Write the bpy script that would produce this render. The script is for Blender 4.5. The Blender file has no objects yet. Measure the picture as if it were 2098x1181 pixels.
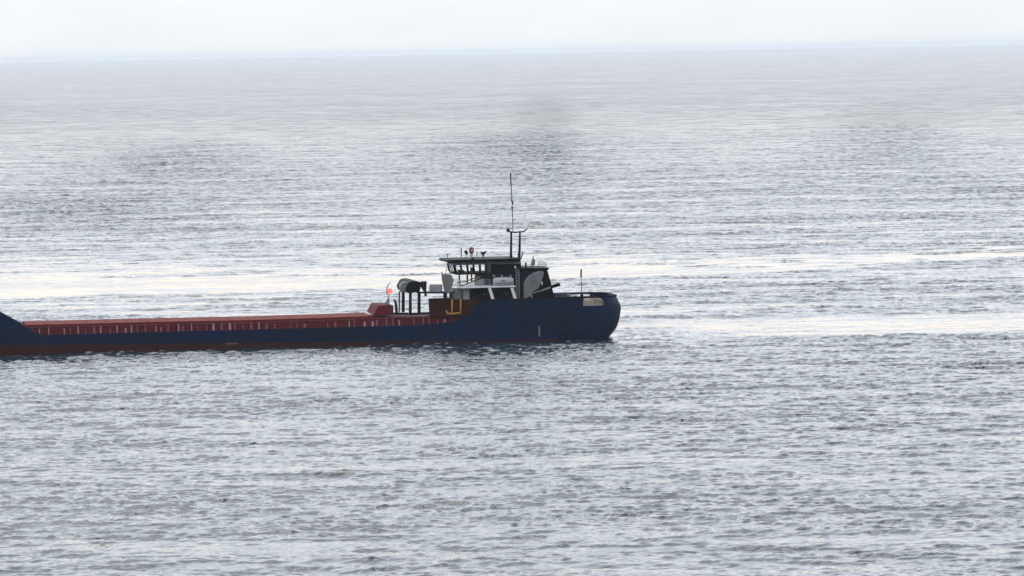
import bpy, bmesh, math, random
import numpy as np
from mathutils import Matrix, Vector
R = math.radians
random.seed(4)
scene = bpy.context.scene
C = scene.collection

# ---------------------------------------------------------------- camera
F_PX, W_PX, H_PX = 9930.0, 2098.0, 1181.0
CAM_H = 45.0
PITCH, ROLL = math.atan(487.5 / F_PX), R(-1.0)
cam_rot = Matrix.Rotation(math.pi / 2 - PITCH, 4, 'X') @ Matrix.Rotation(ROLL, 4, 'Z')
cd = bpy.data.cameras.new('camera'); cam = bpy.data.objects.new('camera', cd); C.objects.link(cam)
cam.matrix_world = Matrix.Translation((0, 0, CAM_H)) @ cam_rot
cd.sensor_width = 36; cd.lens = F_PX / W_PX * 36
cd.clip_start = 1; cd.clip_end = 200000
scene.camera = cam

# ---------------------------------------------------------------- sky and sun
SUN_EL, SUN_AZ = R(55), R(-8)        # in front of the camera (+Y), a little to the left
sun_dir = Vector((math.sin(SUN_AZ) * math.cos(SUN_EL), math.cos(SUN_AZ) * math.cos(SUN_EL), math.sin(SUN_EL)))
w = bpy.data.worlds.new('World'); scene.world = w; w.use_nodes = True
nt = w.node_tree; nt.nodes.clear()
N = nt.nodes.new; L = nt.links.new
out = N('ShaderNodeOutputWorld'); bg = N('ShaderNodeBackground'); bg.inputs['Strength'].default_value = 0.1
sky = N('ShaderNodeTexSky'); sky.sky_type = 'NISHITA'; sky.sun_disc = False
sky.sun_elevation = SUN_EL; sky.sun_rotation = SUN_AZ; sky.dust_density = 3.0; sky.air_density = 1.2
tc = N('ShaderNodeTexCoord'); sep = N('ShaderNodeSeparateXYZ'); L(tc.outputs['Generated'], sep.inputs[0])
ramp = N('ShaderNodeValToRGB'); L(sep.outputs['Z'], ramp.inputs[0])   # overcast brightness by height (sine of elevation)
SKY_STOPS = [(0.0, (9.2, 9.7, 10.0)), (0.003, (9.7, 10.0, 10.15)), (0.012, (9.8, 10.3, 10.8)), (0.028, (9.9, 11.3, 13.0)), (0.040, (19.0, 16.2, 13.0)), (0.062, (18.0, 15.4, 12.6)),
             (0.1, (14.0, 14.9, 16.2)), (0.25, (17.2, 18.1, 19.5)), (0.5, (19.0, 19.6, 20.8)), (1.0, (4.5, 5.2, 6.4))]
cr = ramp.color_ramp
while len(cr.elements) < len(SKY_STOPS): cr.elements.new(0.5)
for e, (p, c) in zip(cr.elements, SKY_STOPS): e.position = p
for e, (p, c) in zip(cr.elements, SKY_STOPS): e.color = (*c, 1)
# brighter towards the veiled sun, dimmer behind the camera
dot = N('ShaderNodeVectorMath'); dot.operation = 'DOT_PRODUCT'; L(tc.outputs['Generated'], dot.inputs[0]); dot.inputs[1].default_value = sun_dir
mr = N('ShaderNodeMapRange'); L(dot.outputs['Value'], mr.inputs[0])
mr.inputs[1].default_value = -0.9; mr.inputs[2].default_value = 0.45; mr.inputs[3].default_value = 0.20; mr.inputs[4].default_value = 1.0
# soft cloud mottling
cm = N('ShaderNodeMapping'); L(tc.outputs['Generated'], cm.inputs[0]); cm.inputs['Scale'].default_value = (1, 1, 3.5)
cn = N('ShaderNodeTexNoise'); L(cm.outputs[0], cn.inputs['Vector']); cn.inputs['Scale'].default_value = 5; cn.inputs['Detail'].default_value = 5
cmr = N('ShaderNodeMapRange'); L(cn.outputs[0], cmr.inputs[0]); cmr.inputs[1].default_value = 0.35; cmr.inputs[2].default_value = 0.65; cmr.inputs[3].default_value = 0.9; cmr.inputs[4].default_value = 1.1
zf = N('ShaderNodeMapRange'); L(sep.outputs['Z'], zf.inputs[0]); zf.inputs[1].default_value = 0.01; zf.inputs[2].default_value = 0.06
mxc = N('ShaderNodeMix'); mxc.data_type = 'FLOAT'; L(zf.outputs[0], mxc.inputs[0]); mxc.inputs[2].default_value = 1.0; L(cmr.outputs[0], mxc.inputs[3])
mu = N('ShaderNodeMath'); mu.operation = 'MULTIPLY'; L(mr.outputs[0], mu.inputs[0]); L(mxc.outputs[0], mu.inputs[1])
cm2 = N('ShaderNodeMapping'); L(tc.outputs['Generated'], cm2.inputs[0]); cm2.inputs['Scale'].default_value = (1, 1, 4)
cn2 = N('ShaderNodeTexNoise'); L(cm2.outputs[0], cn2.inputs['Vector']); cn2.inputs['Scale'].default_value = 28; cn2.inputs['Detail'].default_value = 6
cmr2 = N('ShaderNodeMapRange'); L(cn2.outputs[0], cmr2.inputs[0]); cmr2.inputs[1].default_value = 0.35; cmr2.inputs[2].default_value = 0.65; cmr2.inputs[3].default_value = 0.975; cmr2.inputs[4].default_value = 1.02
mu2 = N('ShaderNodeMath'); mu2.operation = 'MULTIPLY'; L(mu.outputs[0], mu2.inputs[0]); L(cmr2.outputs[0], mu2.inputs[1]); mu = mu2
sc = N('ShaderNodeVectorMath'); sc.operation = 'SCALE'; L(ramp.outputs[0], sc.inputs[0]); L(mu.outputs[0], sc.inputs['Scale'])
mx = N('ShaderNodeMix'); mx.data_type = 'RGBA'; mx.inputs[0].default_value = 0.93
L(sky.outputs[0], mx.inputs[6]); L(sc.outputs[0], mx.inputs[7])
L(mx.outputs[2], bg.inputs[0]); L(bg.outputs[0], out.inputs[0])

ld = bpy.data.lights.new('sun', 'SUN'); ld.energy = 0.6; ld.angle = R(25); ld.color = (1, 0.95, 0.88)
sun = bpy.data.objects.new('sun', ld); C.objects.link(sun)
sun.rotation_euler = (-sun_dir).to_track_quat('-Z', 'Y').to_euler()

scene.view_settings.view_transform = 'Standard'; scene.view_settings.look = 'None'
scene.view_settings.exposure = 0; scene.view_settings.gamma = 1
scene.cycles.use_denoising = True
scene.cycles.max_bounces = 6; scene.cycles.volume_bounces = 4

# ---------------------------------------------------------------- materials
def new_mat(name):
    m = bpy.data.materials.new(name); m.use_nodes = True
    return m, m.node_tree, m.node_tree.nodes['Principled BSDF']

def paint(name, col, dirt=None, rough=0.5, amt=0.35, scale=0.8, metallic=0.0):
    m, nt, b = new_mat(name)
    tc = nt.nodes.new('ShaderNodeTexCoord'); mp = nt.nodes.new('ShaderNodeMapping'); mp.inputs['Scale'].default_value = (1, 1, 0.35)
    no = nt.nodes.new('ShaderNodeTexNoise'); no.inputs['Scale'].default_value = scale; no.inputs['Detail'].default_value = 6; no.inputs['Roughness'].default_value = 0.65
    nt.links.new(tc.outputs['Object'], mp.inputs[0]); nt.links.new(mp.outputs[0], no.inputs['Vector'])
    mr = nt.nodes.new('ShaderNodeMapRange'); mr.inputs[1].default_value = 0.45; mr.inputs[2].default_value = 0.72; mr.inputs[4].default_value = amt
    nt.links.new(no.outputs[0], mr.inputs[0])
    mx = nt.nodes.new('ShaderNodeMix'); mx.data_type = 'RGBA'
    mx.inputs[6].default_value = (*col, 1); mx.inputs[7].default_value = (*(dirt or tuple(c * 0.5 for c in col)), 1)
    nt.links.new(mr.outputs[0], mx.inputs[0]); nt.links.new(mx.outputs[2], b.inputs['Base Color'])
    b.inputs['Specular IOR Level'].default_value = 0.12
    b.inputs['Roughness'].default_value = rough + 0.15; b.inputs['Metallic'].default_value = metallic
    return m

M = {
 'maroon': paint('maroon_paint', (0.13, 0.014, 0.020), (0.075, 0.022, 0.010), 0.6, 0.9, 1.2),
 'stay':   paint('worn_maroon_paint', (0.20, 0.075, 0.11), (0.10, 0.03, 0.04), 0.6, 0.5),
 'red':    paint('red_oxide_paint', (0.15, 0.011, 0.008), (0.09, 0.022, 0.010), 0.6, 0.6, 0.4),
 'brown':  paint('rusty_brown_paint', (0.040, 0.010, 0.009), (0.018, 0.009, 0.005), 0.6, 0.6),
 'black':  paint('black_paint', (0.003, 0.003, 0.004), (0.010, 0.007, 0.006), 0.5, 0.3),
 'dark':   paint('dark_blue_grey_paint', (0.010, 0.013, 0.020), (0.004, 0.004, 0.006), 0.5, 0.7),
 'grey':   paint('grey_paint', (0.20, 0.20, 0.21), (0.09, 0.08, 0.08), 0.5, 0.6),
 'light':  paint('light_grey_paint', (0.42, 0.42, 0.43), (0.25, 0.23, 0.22), 0.5, 0.5),
 'white':  paint('white_paint', (0.8, 0.8, 0.8), (0.5, 0.47, 0.45), 0.45, 0.35),
 'pale':   paint('pale_warm_paint', (0.60, 0.52, 0.48), (0.35, 0.27, 0.23), 0.5, 0.5),
 'yellow': paint('ochre_yellow_paint', (0.50, 0.25, 0.035), (0.25, 0.10, 0.02), 0.5, 0.5, 2),
 'canvas': paint('beige_canvas', (0.42, 0.33, 0.27), (0.10, 0.11, 0.08), 0.9, 0.8, 0.9),
 'pink':   paint('faded_orange_plastic', (0.55, 0.25, 0.22), None, 0.5, 0.2),
}
m, nt2, b = new_mat('window_glass'); nt2.nodes.remove(b)
o_ = nt2.nodes['Material Output']; tr = nt2.nodes.new('ShaderNodeBsdfTransparent'); tr.inputs[0].default_value = (0.97, 0.99, 0.99, 1)
gl = nt2.nodes.new('ShaderNodeBsdfGlossy'); gl.inputs['Roughness'].default_value = 0.05; ms = nt2.nodes.new('ShaderNodeMixShader'); ms.inputs[0].default_value = 0.04
nt2.links.new(tr.outputs[0], ms.inputs[1]); nt2.links.new(gl.outputs[0], ms.inputs[2]); nt2.links.new(ms.outputs[0], o_.inputs[0]); M['glass'] = m
m, nt2, b = new_mat('lit_red_lantern'); b.inputs['Base Color'].default_value = (0.6, 0.08, 0.08, 1)
b.inputs['Emission Color'].default_value = (1.0, 0.16, 0.15, 1); b.inputs['Emission Strength'].default_value = 1.3; M['lantern'] = m

# hull: navy topsides, red-brown boot topping whose edge follows the trim, salt and rust streaks
m, nt2, b = new_mat('hull_paint'); n = nt2.nodes.new; l = nt2.links.new
tc = n('ShaderNodeTexCoord'); sp = n('ShaderNodeSeparateXYZ'); l(tc.outputs['Object'], sp.inputs[0])
ed = n('ShaderNodeMath'); ed.operation = 'MULTIPLY_ADD'; l(sp.outputs['X'], ed.inputs[0]); ed.inputs[1].default_value = 0.017; l(sp.outputs['Z'], ed.inputs[2])
bo = n('ShaderNodeMapRange'); l(ed.outputs[0], bo.inputs[0]); bo.inputs[1].default_value = 0.22; bo.inputs[2].default_value = 0.32
mp = n('ShaderNodeMapping'); mp.inputs['Scale'].default_value = (0.9, 0.9, 0.12); l(tc.outputs['Object'], mp.inputs[0])
no = n('ShaderNodeTexNoise'); no.inputs['Scale'].default_value = 1.0; no.inputs['Detail'].default_value = 6; l(mp.outputs[0], no.inputs['Vector'])
st = n('ShaderNodeMapRange'); l(no.outputs[0], st.inputs[0]); st.inputs[1].default_value = 0.5; st.inputs[2].default_value = 0.75; st.inputs[4].default_value = 0.6
bl = n('ShaderNodeMix'); bl.data_type = 'RGBA'; l(st.outputs[0], bl.inputs[0]); bl.inputs[6].default_value = (0.0004, 0.011, 0.056, 1); bl.inputs[7].default_value = (0.002, 0.012, 0.030, 1)
rd = n('ShaderNodeMix'); rd.data_type = 'RGBA'; l(st.outputs[0], rd.inputs[0]); rd.inputs[6].default_value = (0.038, 0.009, 0.006, 1); rd.inputs[7].default_value = (0.022, 0.012, 0.008, 1)
mm = n('ShaderNodeMix'); mm.data_type = 'RGBA'; l(bo.outputs[0], mm.inputs[0]); l(rd.outputs[2], mm.inputs[6]); l(bl.outputs[2], mm.inputs[7])
no2 = n('ShaderNodeTexNoise'); no2.inputs['Scale'].default_value = 0.16; no2.inputs['Detail'].default_value = 5; l(tc.outputs['Object'], no2.inputs['Vector'])
tn = n('ShaderNodeMapRange'); l(no2.outputs[0], tn.inputs[0]); tn.inputs[1].default_value = 0.38; tn.inputs[2].default_value = 0.68; tn.inputs[4].default_value = 0.8
tm_ = n('ShaderNodeMix'); tm_.data_type = 'RGBA'; l(tn.outputs[0], tm_.inputs[0]); l(bl.outputs[2], tm_.inputs[6]); tm_.inputs[7].default_value = (0.001, 0.010, 0.020, 1); l(tm_.outputs[2], mm.inputs[7])
br = n('ShaderNodeTexBrick'); bmz = n('ShaderNodeCombineXYZ'); l(sp.outputs['X'], bmz.inputs[0]); l(sp.outputs['Z'], bmz.inputs[1]); l(bmz.outputs[0], br.inputs['Vector'])
br.inputs['Scale'].default_value = 1.0; br.inputs['Brick Width'].default_value = 6.0; br.inputs['Row Height'].default_value = 1.7; br.inputs['Mortar Size'].default_value = 0.035
br.inputs['Color1'].default_value = (0, 0, 0, 1); br.inputs['Color2'].default_value = (0, 0, 0, 1); br.inputs['Mortar'].default_value = (1, 1, 1, 1)
sm_ = n('ShaderNodeMath'); sm_.operation = 'MULTIPLY'; l(br.outputs['Color'], sm_.inputs[0]); sm_.inputs[1].default_value = 0.55
se = n('ShaderNodeMix'); se.data_type = 'RGBA'; l(sm_.outputs[0], se.inputs[0]); l(mm.outputs[2], se.inputs[6]); se.inputs[7].default_value = (0.012, 0.020, 0.034, 1)
mp3 = n('ShaderNodeMapping'); mp3.inputs['Scale'].default_value = (1.6, 1.6, 0.16); l(tc.outputs['Object'], mp3.inputs[0])
no3 = n('ShaderNodeTexNoise'); no3.inputs['Scale'].default_value = 1.3; no3.inputs['Detail'].default_value = 4; l(mp3.outputs[0], no3.inputs['Vector'])
ru = n('ShaderNodeMapRange'); l(no3.outputs[0], ru.inputs[0]); ru.inputs[1].default_value = 0.60; ru.inputs[2].default_value = 0.78; ru.inputs[4].default_value = 0.5
rm = n('ShaderNodeMix'); rm.data_type = 'RGBA'; l(ru.outputs[0], rm.inputs[0]); l(se.outputs[2], rm.inputs[6]); rm.inputs[7].default_value = (0.030, 0.018, 0.012, 1); mm = rm
l(mm.outputs[2], b.inputs['Base Color']); b.inputs['Roughness'].default_value = 0.55; b.inputs['Specular IOR Level'].default_value = 0.12
M['hull'] = m

# ---------------------------------------------------------------- sea
def fft_tile(Nn, Lt, kp, kmin, kmax, wind, spread, seed, power=4.0, chop=False):
    """periodic random wave height field with a band-limited directional spectrum, unit std"""
    rng = np.random.default_rng(seed)
    k = np.fft.fftfreq(Nn, Lt / Nn) * 2 * np.pi
    kx, ky = np.meshgrid(k, k)
    kk = np.hypot(kx, ky); kk[0, 0] = 1
    th = np.arctan2(ky, kx) - wind
    S = kk ** (-power) * np.exp(-1.25 * (kp / kk) ** 2) * (np.abs(np.cos(th)) ** spread + 0.04)
    S *= (kk > kmin) & (kk < kmax)
    S[0, 0] = 0
    a = np.sqrt(S) * (rng.normal(size=S.shape) + 1j * rng.normal(size=S.shape))
    h = np.fft.ifft2(a).real; sd = h.std()
    if not chop: return (h / sd).astype(np.float32)
    ux = np.fft.ifft2(1j * kx / kk * a).real; uy = np.fft.ifft2(1j * ky / kk * a).real      # sideways drift that sharpens crests
    return tuple((v / sd).astype(np.float32) for v in (h, ux, uy))

def sample(tile, Lt, x, y, rot=0.0):
    c, s = math.cos(rot), math.sin(rot)
    Nn = tile.shape[0]
    u = ((c * x + s * y) / Lt * Nn) % Nn; v = ((-s * x + c * y) / Lt * Nn) % Nn
    i = np.floor(u).astype(np.int32); j = np.floor(v).astype(np.int32)
    fu = (u - i).astype(np.float32); fv = (v - j).astype(np.float32)
    i %= Nn; j %= Nn; i1 = (i + 1) % Nn; j1 = (j + 1) % Nn
    return (tile[j, i] * (1 - fu) * (1 - fv) + tile[j, i1] * fu * (1 - fv) + tile[j1, i] * (1 - fu) * fv + tile[j1, i1] * fu * fv)

def smooth(a, b, v):
    t = np.clip((v - a) / (b - a), 0, 1); return t * t * (3 - 2 * t)

# distances of the rows and bearings of the columns (fine where the water is looked at closely)
rows = [30.0]
while rows[-1] < 380: rows.append(rows[-1] + 8)
while rows[-1] < 60000:
    d = rows[-1]
    if d < 780: st_ = 0.36
    elif d < 1150: st_ = 0.5
    elif d < 2600: st_ = 0.5 + (d - 1150) * 0.0012
    elif d < 6000: st_ = 2.2 + (d - 2600) * 0.004
    else: st_ = 16 + (d - 6000) * 0.014
    rows.append(d + st_)
rows = np.array(rows)
fine = np.linspace(-math.tan(R(9.2)), math.tan(R(9.2)), 1480)
side = np.tan(np.radians(np.concatenate([np.linspace(9.3, 20, 90), np.linspace(21, 45, 30)])))
cols = np.concatenate([-side[::-1], fine, side])
X = (rows[:, None] * cols[None, :]).astype(np.float32)
Y = np.repeat(rows[:, None].astype(np.float32), len(cols), 1)
dx = np.gradient(cols)[None, :] * rows[:, None]
dy = np.repeat(np.gradient(rows)[:, None], len(cols), 1)
step = np.maximum(dx, dy)

chopA = fft_tile(1024, 150.0, 2 * np.pi / 5.5, 2 * np.pi / 14, 2 * np.pi / 1.3, R(84), 2.2, 1, 4.6, True)
chopB = fft_tile(1024, 97.0, 2 * np.pi / 1.6, 2 * np.pi / 4, 2 * np.pi / 0.5, R(95), 2.5, 2, 4.2, True)
swell = fft_tile(512, 700.0, 2 * np.pi / 26.0, 2 * np.pi / 60, 2 * np.pi / 9, R(84), 14.0, 3, 4.0)
patch = fft_tile(512, 1400.0, 2 * np.pi / 160, 2 * np.pi / 400, 2 * np.pi / 14, R(86), 6.0, 5, 2.6)
patch2 = fft_tile(512, 430.0, 2 * np.pi / 40, 2 * np.pi / 90, 2 * np.pi / 6, R(84), 5.0, 6, 2.6)

# how rough the wind has made the water: calm slicks, gusts, choppy foreground
wob = sample(patch, 1400, X, Y * 0 + 300) * 5
c1 = 979 + 0.315 * np.clip(X, -160, 160) + 0.0014 * np.clip(X, -140, 140) ** 2 + wob; hw1 = np.clip(38 - 0.19 * X, 16, 62)
c2 = 776 + 0.02 * np.clip(X, -160, 160) + wob * 0.5
blobs = 0
for bx_, by_, rx_, ry_, g_ in ((23, 3300, 16, 1100, 4.0), (-5, 2350, 42, 420, 2.1), (-150, 2150, 32, 480, 1.7), (-132, 1420, 34, 160, 1.0), (210, 2700, 30, 800, 1.8), (-5, 1800, 90, 150, 0.5), (160, 1500, 60, 90, 0.4)):
    blobs = blobs + g_ * np.exp(-(((X - bx_ - bx_ / by_ * (Y - by_)) / rx_) ** 2 + ((Y - by_) / ry_) ** 2)) * (0.75 + 0.35 * np.clip(sample(patch2, 430, X * .5, Y * .25, 0.3), -1.6, 1.6))
def band(c, hw, soft): return 1 - smooth(hw - soft, hw + soft, np.abs(Y - c))
slick1 = smooth(-5, 3, Y - (c1 - hw1)) * (1 - smooth(0.0, 1.0, (Y - c1 - hw1 * .3 + 22 * sample(patch2, 430, X, Y * .8, 0.1)) / np.clip(62 - 0.35 * X, 32, 110))); slick2 = band(c2, 26, 5) * smooth(10, 45, X)
near = 1 - smooth(742, 756, Y - wob * 0.6)
patch3 = fft_tile(512, 14000.0, 2 * np.pi / 1500, 2 * np.pi / 4000, 2 * np.pi / 120, R(88), 3.0, 9, 2.4)
p3 = sample(patch3, 14000, X * 6, Y) * smooth(1500, 3500, Y)
p1 = sample(patch, 1400, X, Y); p2 = sample(patch2, 430, X, Y, 0.1)
amp = np.where(near > 0, 1.0 * near, 0) + (1 - near) * (0.92 + 0.25 * smooth(1050, 1500, Y) + 1.0 * smooth(1500, 4500, Y))
amp = amp * (1 + (0.28 - .13 * near) * np.clip(p1, -2, 2) + (0.26 - .10 * near) * np.clip(p2, -2, 2) + blobs + 0.22 * p3) * (1 - 0.10 * (1 - smooth(1150, 1500, Y)) * (1 - near) * (1 - smooth(-40, 60, X)))
amp = amp * (1 - 0.94 * slick1) * (1 - 0.82 * slick2)
calm_far = 0
amp = amp * (1 - 0.55 * np.exp(-((X - 16) / 14) ** 2 - ((Y - 742) / 6) ** 2))
amp = np.clip(amp, 0.06, 5.0) * (1 - 0.2 * calm_far)
SHIP_YAW = R(9.2)

fadeA = 1 - smooth(0.9, 3.0, step); fadeB = 1 - smooth(0.5, 1.3, step); fadeS = 1 - smooth(7, 17, step)
gA = 0.090 * fadeA * amp; gB = 0.031 * fadeB * amp
CH = 0.7
hA, axx, ayy = (sample(t, 150, X, Y) for t in chopA)
hA = 2.4 * np.tanh(hA / 2.4)
hB, bxx, byy = (sample(t, 97, X, Y, 0.35) for t in chopB)
cB, sB = math.cos(0.35), math.sin(0.35)
Z = gA * hA + gB * hB + 0.10 * sample(swell, 700, X, Y) * fadeS * (0.35 + 0.65 * np.clip(amp, 0, 1))
Xd = X + CH * (gA * axx + gB * (cB * bxx - sB * byy)); Yd = Y + CH * (gA * ayy + gB * (sB * bxx + cB * byy))
Z = Z.astype(np.float32)

nr, nc = X.shape
co = np.stack([Xd, Yd, Z], -1).reshape(-1, 3).astype(np.float32)
idx = np.arange(nr * nc, dtype=np.int32).reshape(nr, nc)
quads = np.stack([idx[:-1, :-1], idx[:-1, 1:], idx[1:, 1:], idx[1:, :-1]], -1).reshape(-1, 4)
me = bpy.data.meshes.new('sea')
me.vertices.add(len(co)); me.vertices.foreach_set('co', co.ravel())
me.loops.add(quads.size); me.loops.foreach_set('vertex_index', quads.ravel())
me.polygons.add(len(quads)); me.polygons.foreach_set('loop_start', np.arange(0, quads.size, 4, dtype=np.int32))
me.polygons.foreach_set('use_smooth', np.ones(len(quads), dtype=bool))
me.update(calc_edges=True)
shx = math.cos(SHIP_YAW) * X + math.sin(SHIP_YAW) * (Y - 747); shy = -math.sin(SHIP_YAW) * X + math.cos(SHIP_YAW) * (Y - 747)
fn = sample(chopA[0], 150, X * 2.1, Y * 0.8, 1.1)
foam = np.exp(-np.clip(-shy, 0, 50) / 0.9) * (shy < 0.4) * (shx > -105) * (shx < 17) * np.clip(fn - 0.5, 0, 1) * 1.1
foam += np.exp(-((shy - 6) / 5) ** 2) * (shx > 15) * np.exp(-np.clip(shx - 15, 0, 200) / 22) * np.clip(fn - 0.7, 0, 1) * 0.9
at = me.attributes.new('foam', 'FLOAT', 'POINT'); at.data.foreach_set('value', np.clip(foam, 0, 1).astype(np.float32).ravel())
at = me.attributes.new('roughened', 'FLOAT', 'POINT'); at.data.foreach_set('value', amp.astype(np.float32).ravel())
sea = bpy.data.objects.new('sea', me); C.objects.link(sea); sea['kind'] = 'structure'

m, nt2, b = new_mat('sea_water'); n = nt2.nodes.new; l = nt2.links.new
b.inputs['IOR'].default_value = 1.333
att = n('ShaderNodeAttribute'); att.attribute_name = 'roughened'
geo = n('ShaderNodeNewGeometry')
def noise(scale, stretch, detail, rough=0.55, rot=0.0, dist=0.0):
    mp = n('ShaderNodeMapping'); mp.inputs['Scale'].default_value = stretch; mp.inputs['Rotation'].default_value = (0, 0, rot); l(geo.outputs['Position'], mp.inputs[0])
    t = n('ShaderNodeTexNoise'); t.inputs['Scale'].default_value = scale; t.inputs['Detail'].default_value = detail
    t.inputs['Roughness'].default_value = rough; t.inputs['Distortion'].default_value = dist; l(mp.outputs[0], t.inputs['Vector']); return t
n1 = noise(1.8, (0.4, 1.0, 1.0), 4, 0.6, 0.15, 0.4)
n2 = noise(0.16, (0.45, 1.0, 1.0), 5, 0.6, -0.05, 0.3)
s1 = n('ShaderNodeMath'); s1.operation = 'MULTIPLY'; l(n1.outputs[0], s1.inputs[0]); l(att.outputs['Fac'], s1.inputs[1])
b1 = n('ShaderNodeBump'); b1.inputs['Distance'].default_value = 0.03; b1.inputs['Strength'].default_value = 1.0; l(s1.outputs[0], b1.inputs['Height'])
s2 = n('ShaderNodeMath'); s2.operation = 'MULTIPLY'; l(n2.outputs[0], s2.inputs[0]); l(att.outputs['Fac'], s2.inputs[1])
sy0 = n('ShaderNodeSeparateXYZ'); l(geo.outputs['Position'], sy0.inputs[0])
fr0 = n('ShaderNodeMapRange'); l(sy0.outputs['Y'], fr0.inputs[0]); fr0.inputs[1].default_value = 850; fr0.inputs[2].default_value = 3200; fr0.inputs[3].default_value = 1.0; fr0.inputs[4].default_value = 3.6
s3 = n('ShaderNodeMath'); s3.operation = 'MULTIPLY'; l(s2.outputs[0], s3.inputs[0]); l(fr0.outputs[0], s3.inputs[1])
b2 = n('ShaderNodeBump'); b2.inputs['Distance'].default_value = 0.45; b2.inputs['Strength'].default_value = 1.0; l(s3.outputs[0], b2.inputs['Height']); l(b1.outputs[0], b2.inputs['Normal'])
n3 = noise(0.035, (0.4, 1.0, 1.0), 4, 0.6, 0.03, 0.5)
b3 = n('ShaderNodeBump'); b3.inputs['Distance'].default_value = 1.6; l(n3.outputs[0], b3.inputs['Height']); l(b2.outputs[0], b3.inputs['Normal']); b2 = b3
l(b2.outputs[0], b.inputs['Normal'])
ro = n('ShaderNodeMapRange'); l(att.outputs['Fac'], ro.inputs[0]); ro.inputs[1].default_value = 0.05; ro.inputs[2].default_value = 1.0; ro.inputs[3].default_value = 0.06; ro.inputs[4].default_value = 0.075
sy = n('ShaderNodeSeparateXYZ'); l(geo.outputs['Position'], sy.inputs[0])
fr = n('ShaderNodeMapRange'); l(sy.outputs['Y'], fr.inputs[0]); fr.inputs[1].default_value = 1050; fr.inputs[2].default_value = 3500; fr.inputs[4].default_value = 0.16   # ripples too small to resolve
ad = n('ShaderNodeMath'); ad.operation = 'ADD'; l(ro.outputs[0], ad.inputs[0]); l(fr.outputs[0], ad.inputs[1])
l(ad.outputs[0], b.inputs['Roughness'])
wa = n('ShaderNodeAttribute'); wa.attribute_name = 'foam'
wm = n('ShaderNodeMix'); wm.data_type = 'RGBA'; l(wa.outputs['Fac'], wm.inputs[0]); wm.inputs[6].default_value = (0.014, 0.028, 0.042, 1); wm.inputs[7].default_value = (0.8, 0.82, 0.84, 1)
l(wm.outputs[2], b.inputs['Base Color'])
me.materials.append(m)

# ---------------------------------------------------------------- ship frame
BEAM = 6.5
SHIP_M = Matrix.Translation((0, 747, 0)) @ Matrix.Rotation(SHIP_YAW, 4, 'Z') @ Matrix.Translation((0, BEAM, 0))
inv = SHIP_M.inverted()
def P(px, py, y=-BEAM):
    """photo reading -> (x, z) in the ship's own frame on the lengthwise plane at depth y"""
    d = cam_rot @ Vector(((px - W_PX / 2) / F_PX, -(py - H_PX / 2) / F_PX, -1))
    o = inv @ Vector((0, 0, CAM_H)); d = inv.to_3x3() @ d
    t = (y - o.y) / d.y
    return (o.x + d.x * t, o.z + d.z * t)
def XS(px, y=-BEAM, py=650): return P(px, py, y)[0]
def ZS(py, px=1000, y=-BEAM): return P(px, py, y)[1]

def empty(name, parent=None):
    o = bpy.data.objects.new(name, None); C.objects.link(o); o.parent = parent; return o
def build(name, bm, mat, parent, smooth_=False, bevel=0.0):
    bmesh.ops.recalc_face_normals(bm, faces=bm.faces)
    me = bpy.data.meshes.new(name); bm.to_mesh(me); bm.free()
    if smooth_:
        for p in me.polygons: p.use_smooth = True
    me.materials.append(M[mat] if isinstance(mat, str) else mat)
    o = bpy.data.objects.new(name, me); C.objects.link(o); o.parent = parent
    if bevel:
        md = o.modifiers.new('bevel', 'BEVEL'); md.width = bevel; md.segments = 2
    return o
def box(bm, x0, x1, y0, y1, z0, z1):
    v = [bm.verts.new((x, y, z)) for x in (x0, x1) for y in (y0, y1) for z in (z0, z1)]
    for f in ((0, 1, 3, 2), (4, 6, 7, 5), (0, 4, 5, 1), (2, 3, 7, 6), (0, 2, 6, 4), (1, 5, 7, 3)): bm.faces.new([v[i] for i in f])
def prism(bm, pts, y0, y1):
    """(x, z) outline pushed from y0 to y1"""
    a = [bm.verts.new((x, y0, z)) for x, z in pts]; b_ = [bm.verts.new((x, y1, z)) for x, z in pts]
    bm.faces.new(a); bm.faces.new(b_[::-1])
    for i in range(len(pts)):
        j = (i + 1) % len(pts); bm.faces.new((a[i], b_[i], b_[j], a[j]))
def tube(bm, pts, r0, r1=None, seg=10):
    """tapering round bar through a list of points"""
    r1 = r0 if r1 is None else r1
    pts = [Vector(p) for p in pts]; rings = []
    for i, p in enumerate(pts):
        d = (pts[min(i + 1, len(pts) - 1)] - pts[max(i - 1, 0)]).normalized()
        u = d.cross(Vector((0, 1, 0)) if abs(d.y) < 0.9 else Vector((1, 0, 0))).normalized(); v = d.cross(u)
        r = r0 + (r1 - r0) * i / (len(pts) - 1)
        rings.append([bm.verts.new(p + r * (math.cos(a) * u + math.sin(a) * v)) for a in [2 * math.pi * k / seg for k in range(seg)]])
    for a, b_ in zip(rings, rings[1:]):
        for k in range(seg): bm.faces.new((a[k], a[(k + 1) % seg], b_[(k + 1) % seg], b_[k]))
    bm.faces.new(rings[0][::-1]); bm.faces.new(rings[-1])
def V(px, py, y): x, z = P(px, py, y); return (x, y, z)
def NB(): return bmesh.new()

ship = empty('cargo_ship'); ship.matrix_world = SHIP_M
ship['label'] = 'long low navy cargo ship with maroon hatches and dark superstructure at its right end'
ship['category'] = 'cargo ship'

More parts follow.
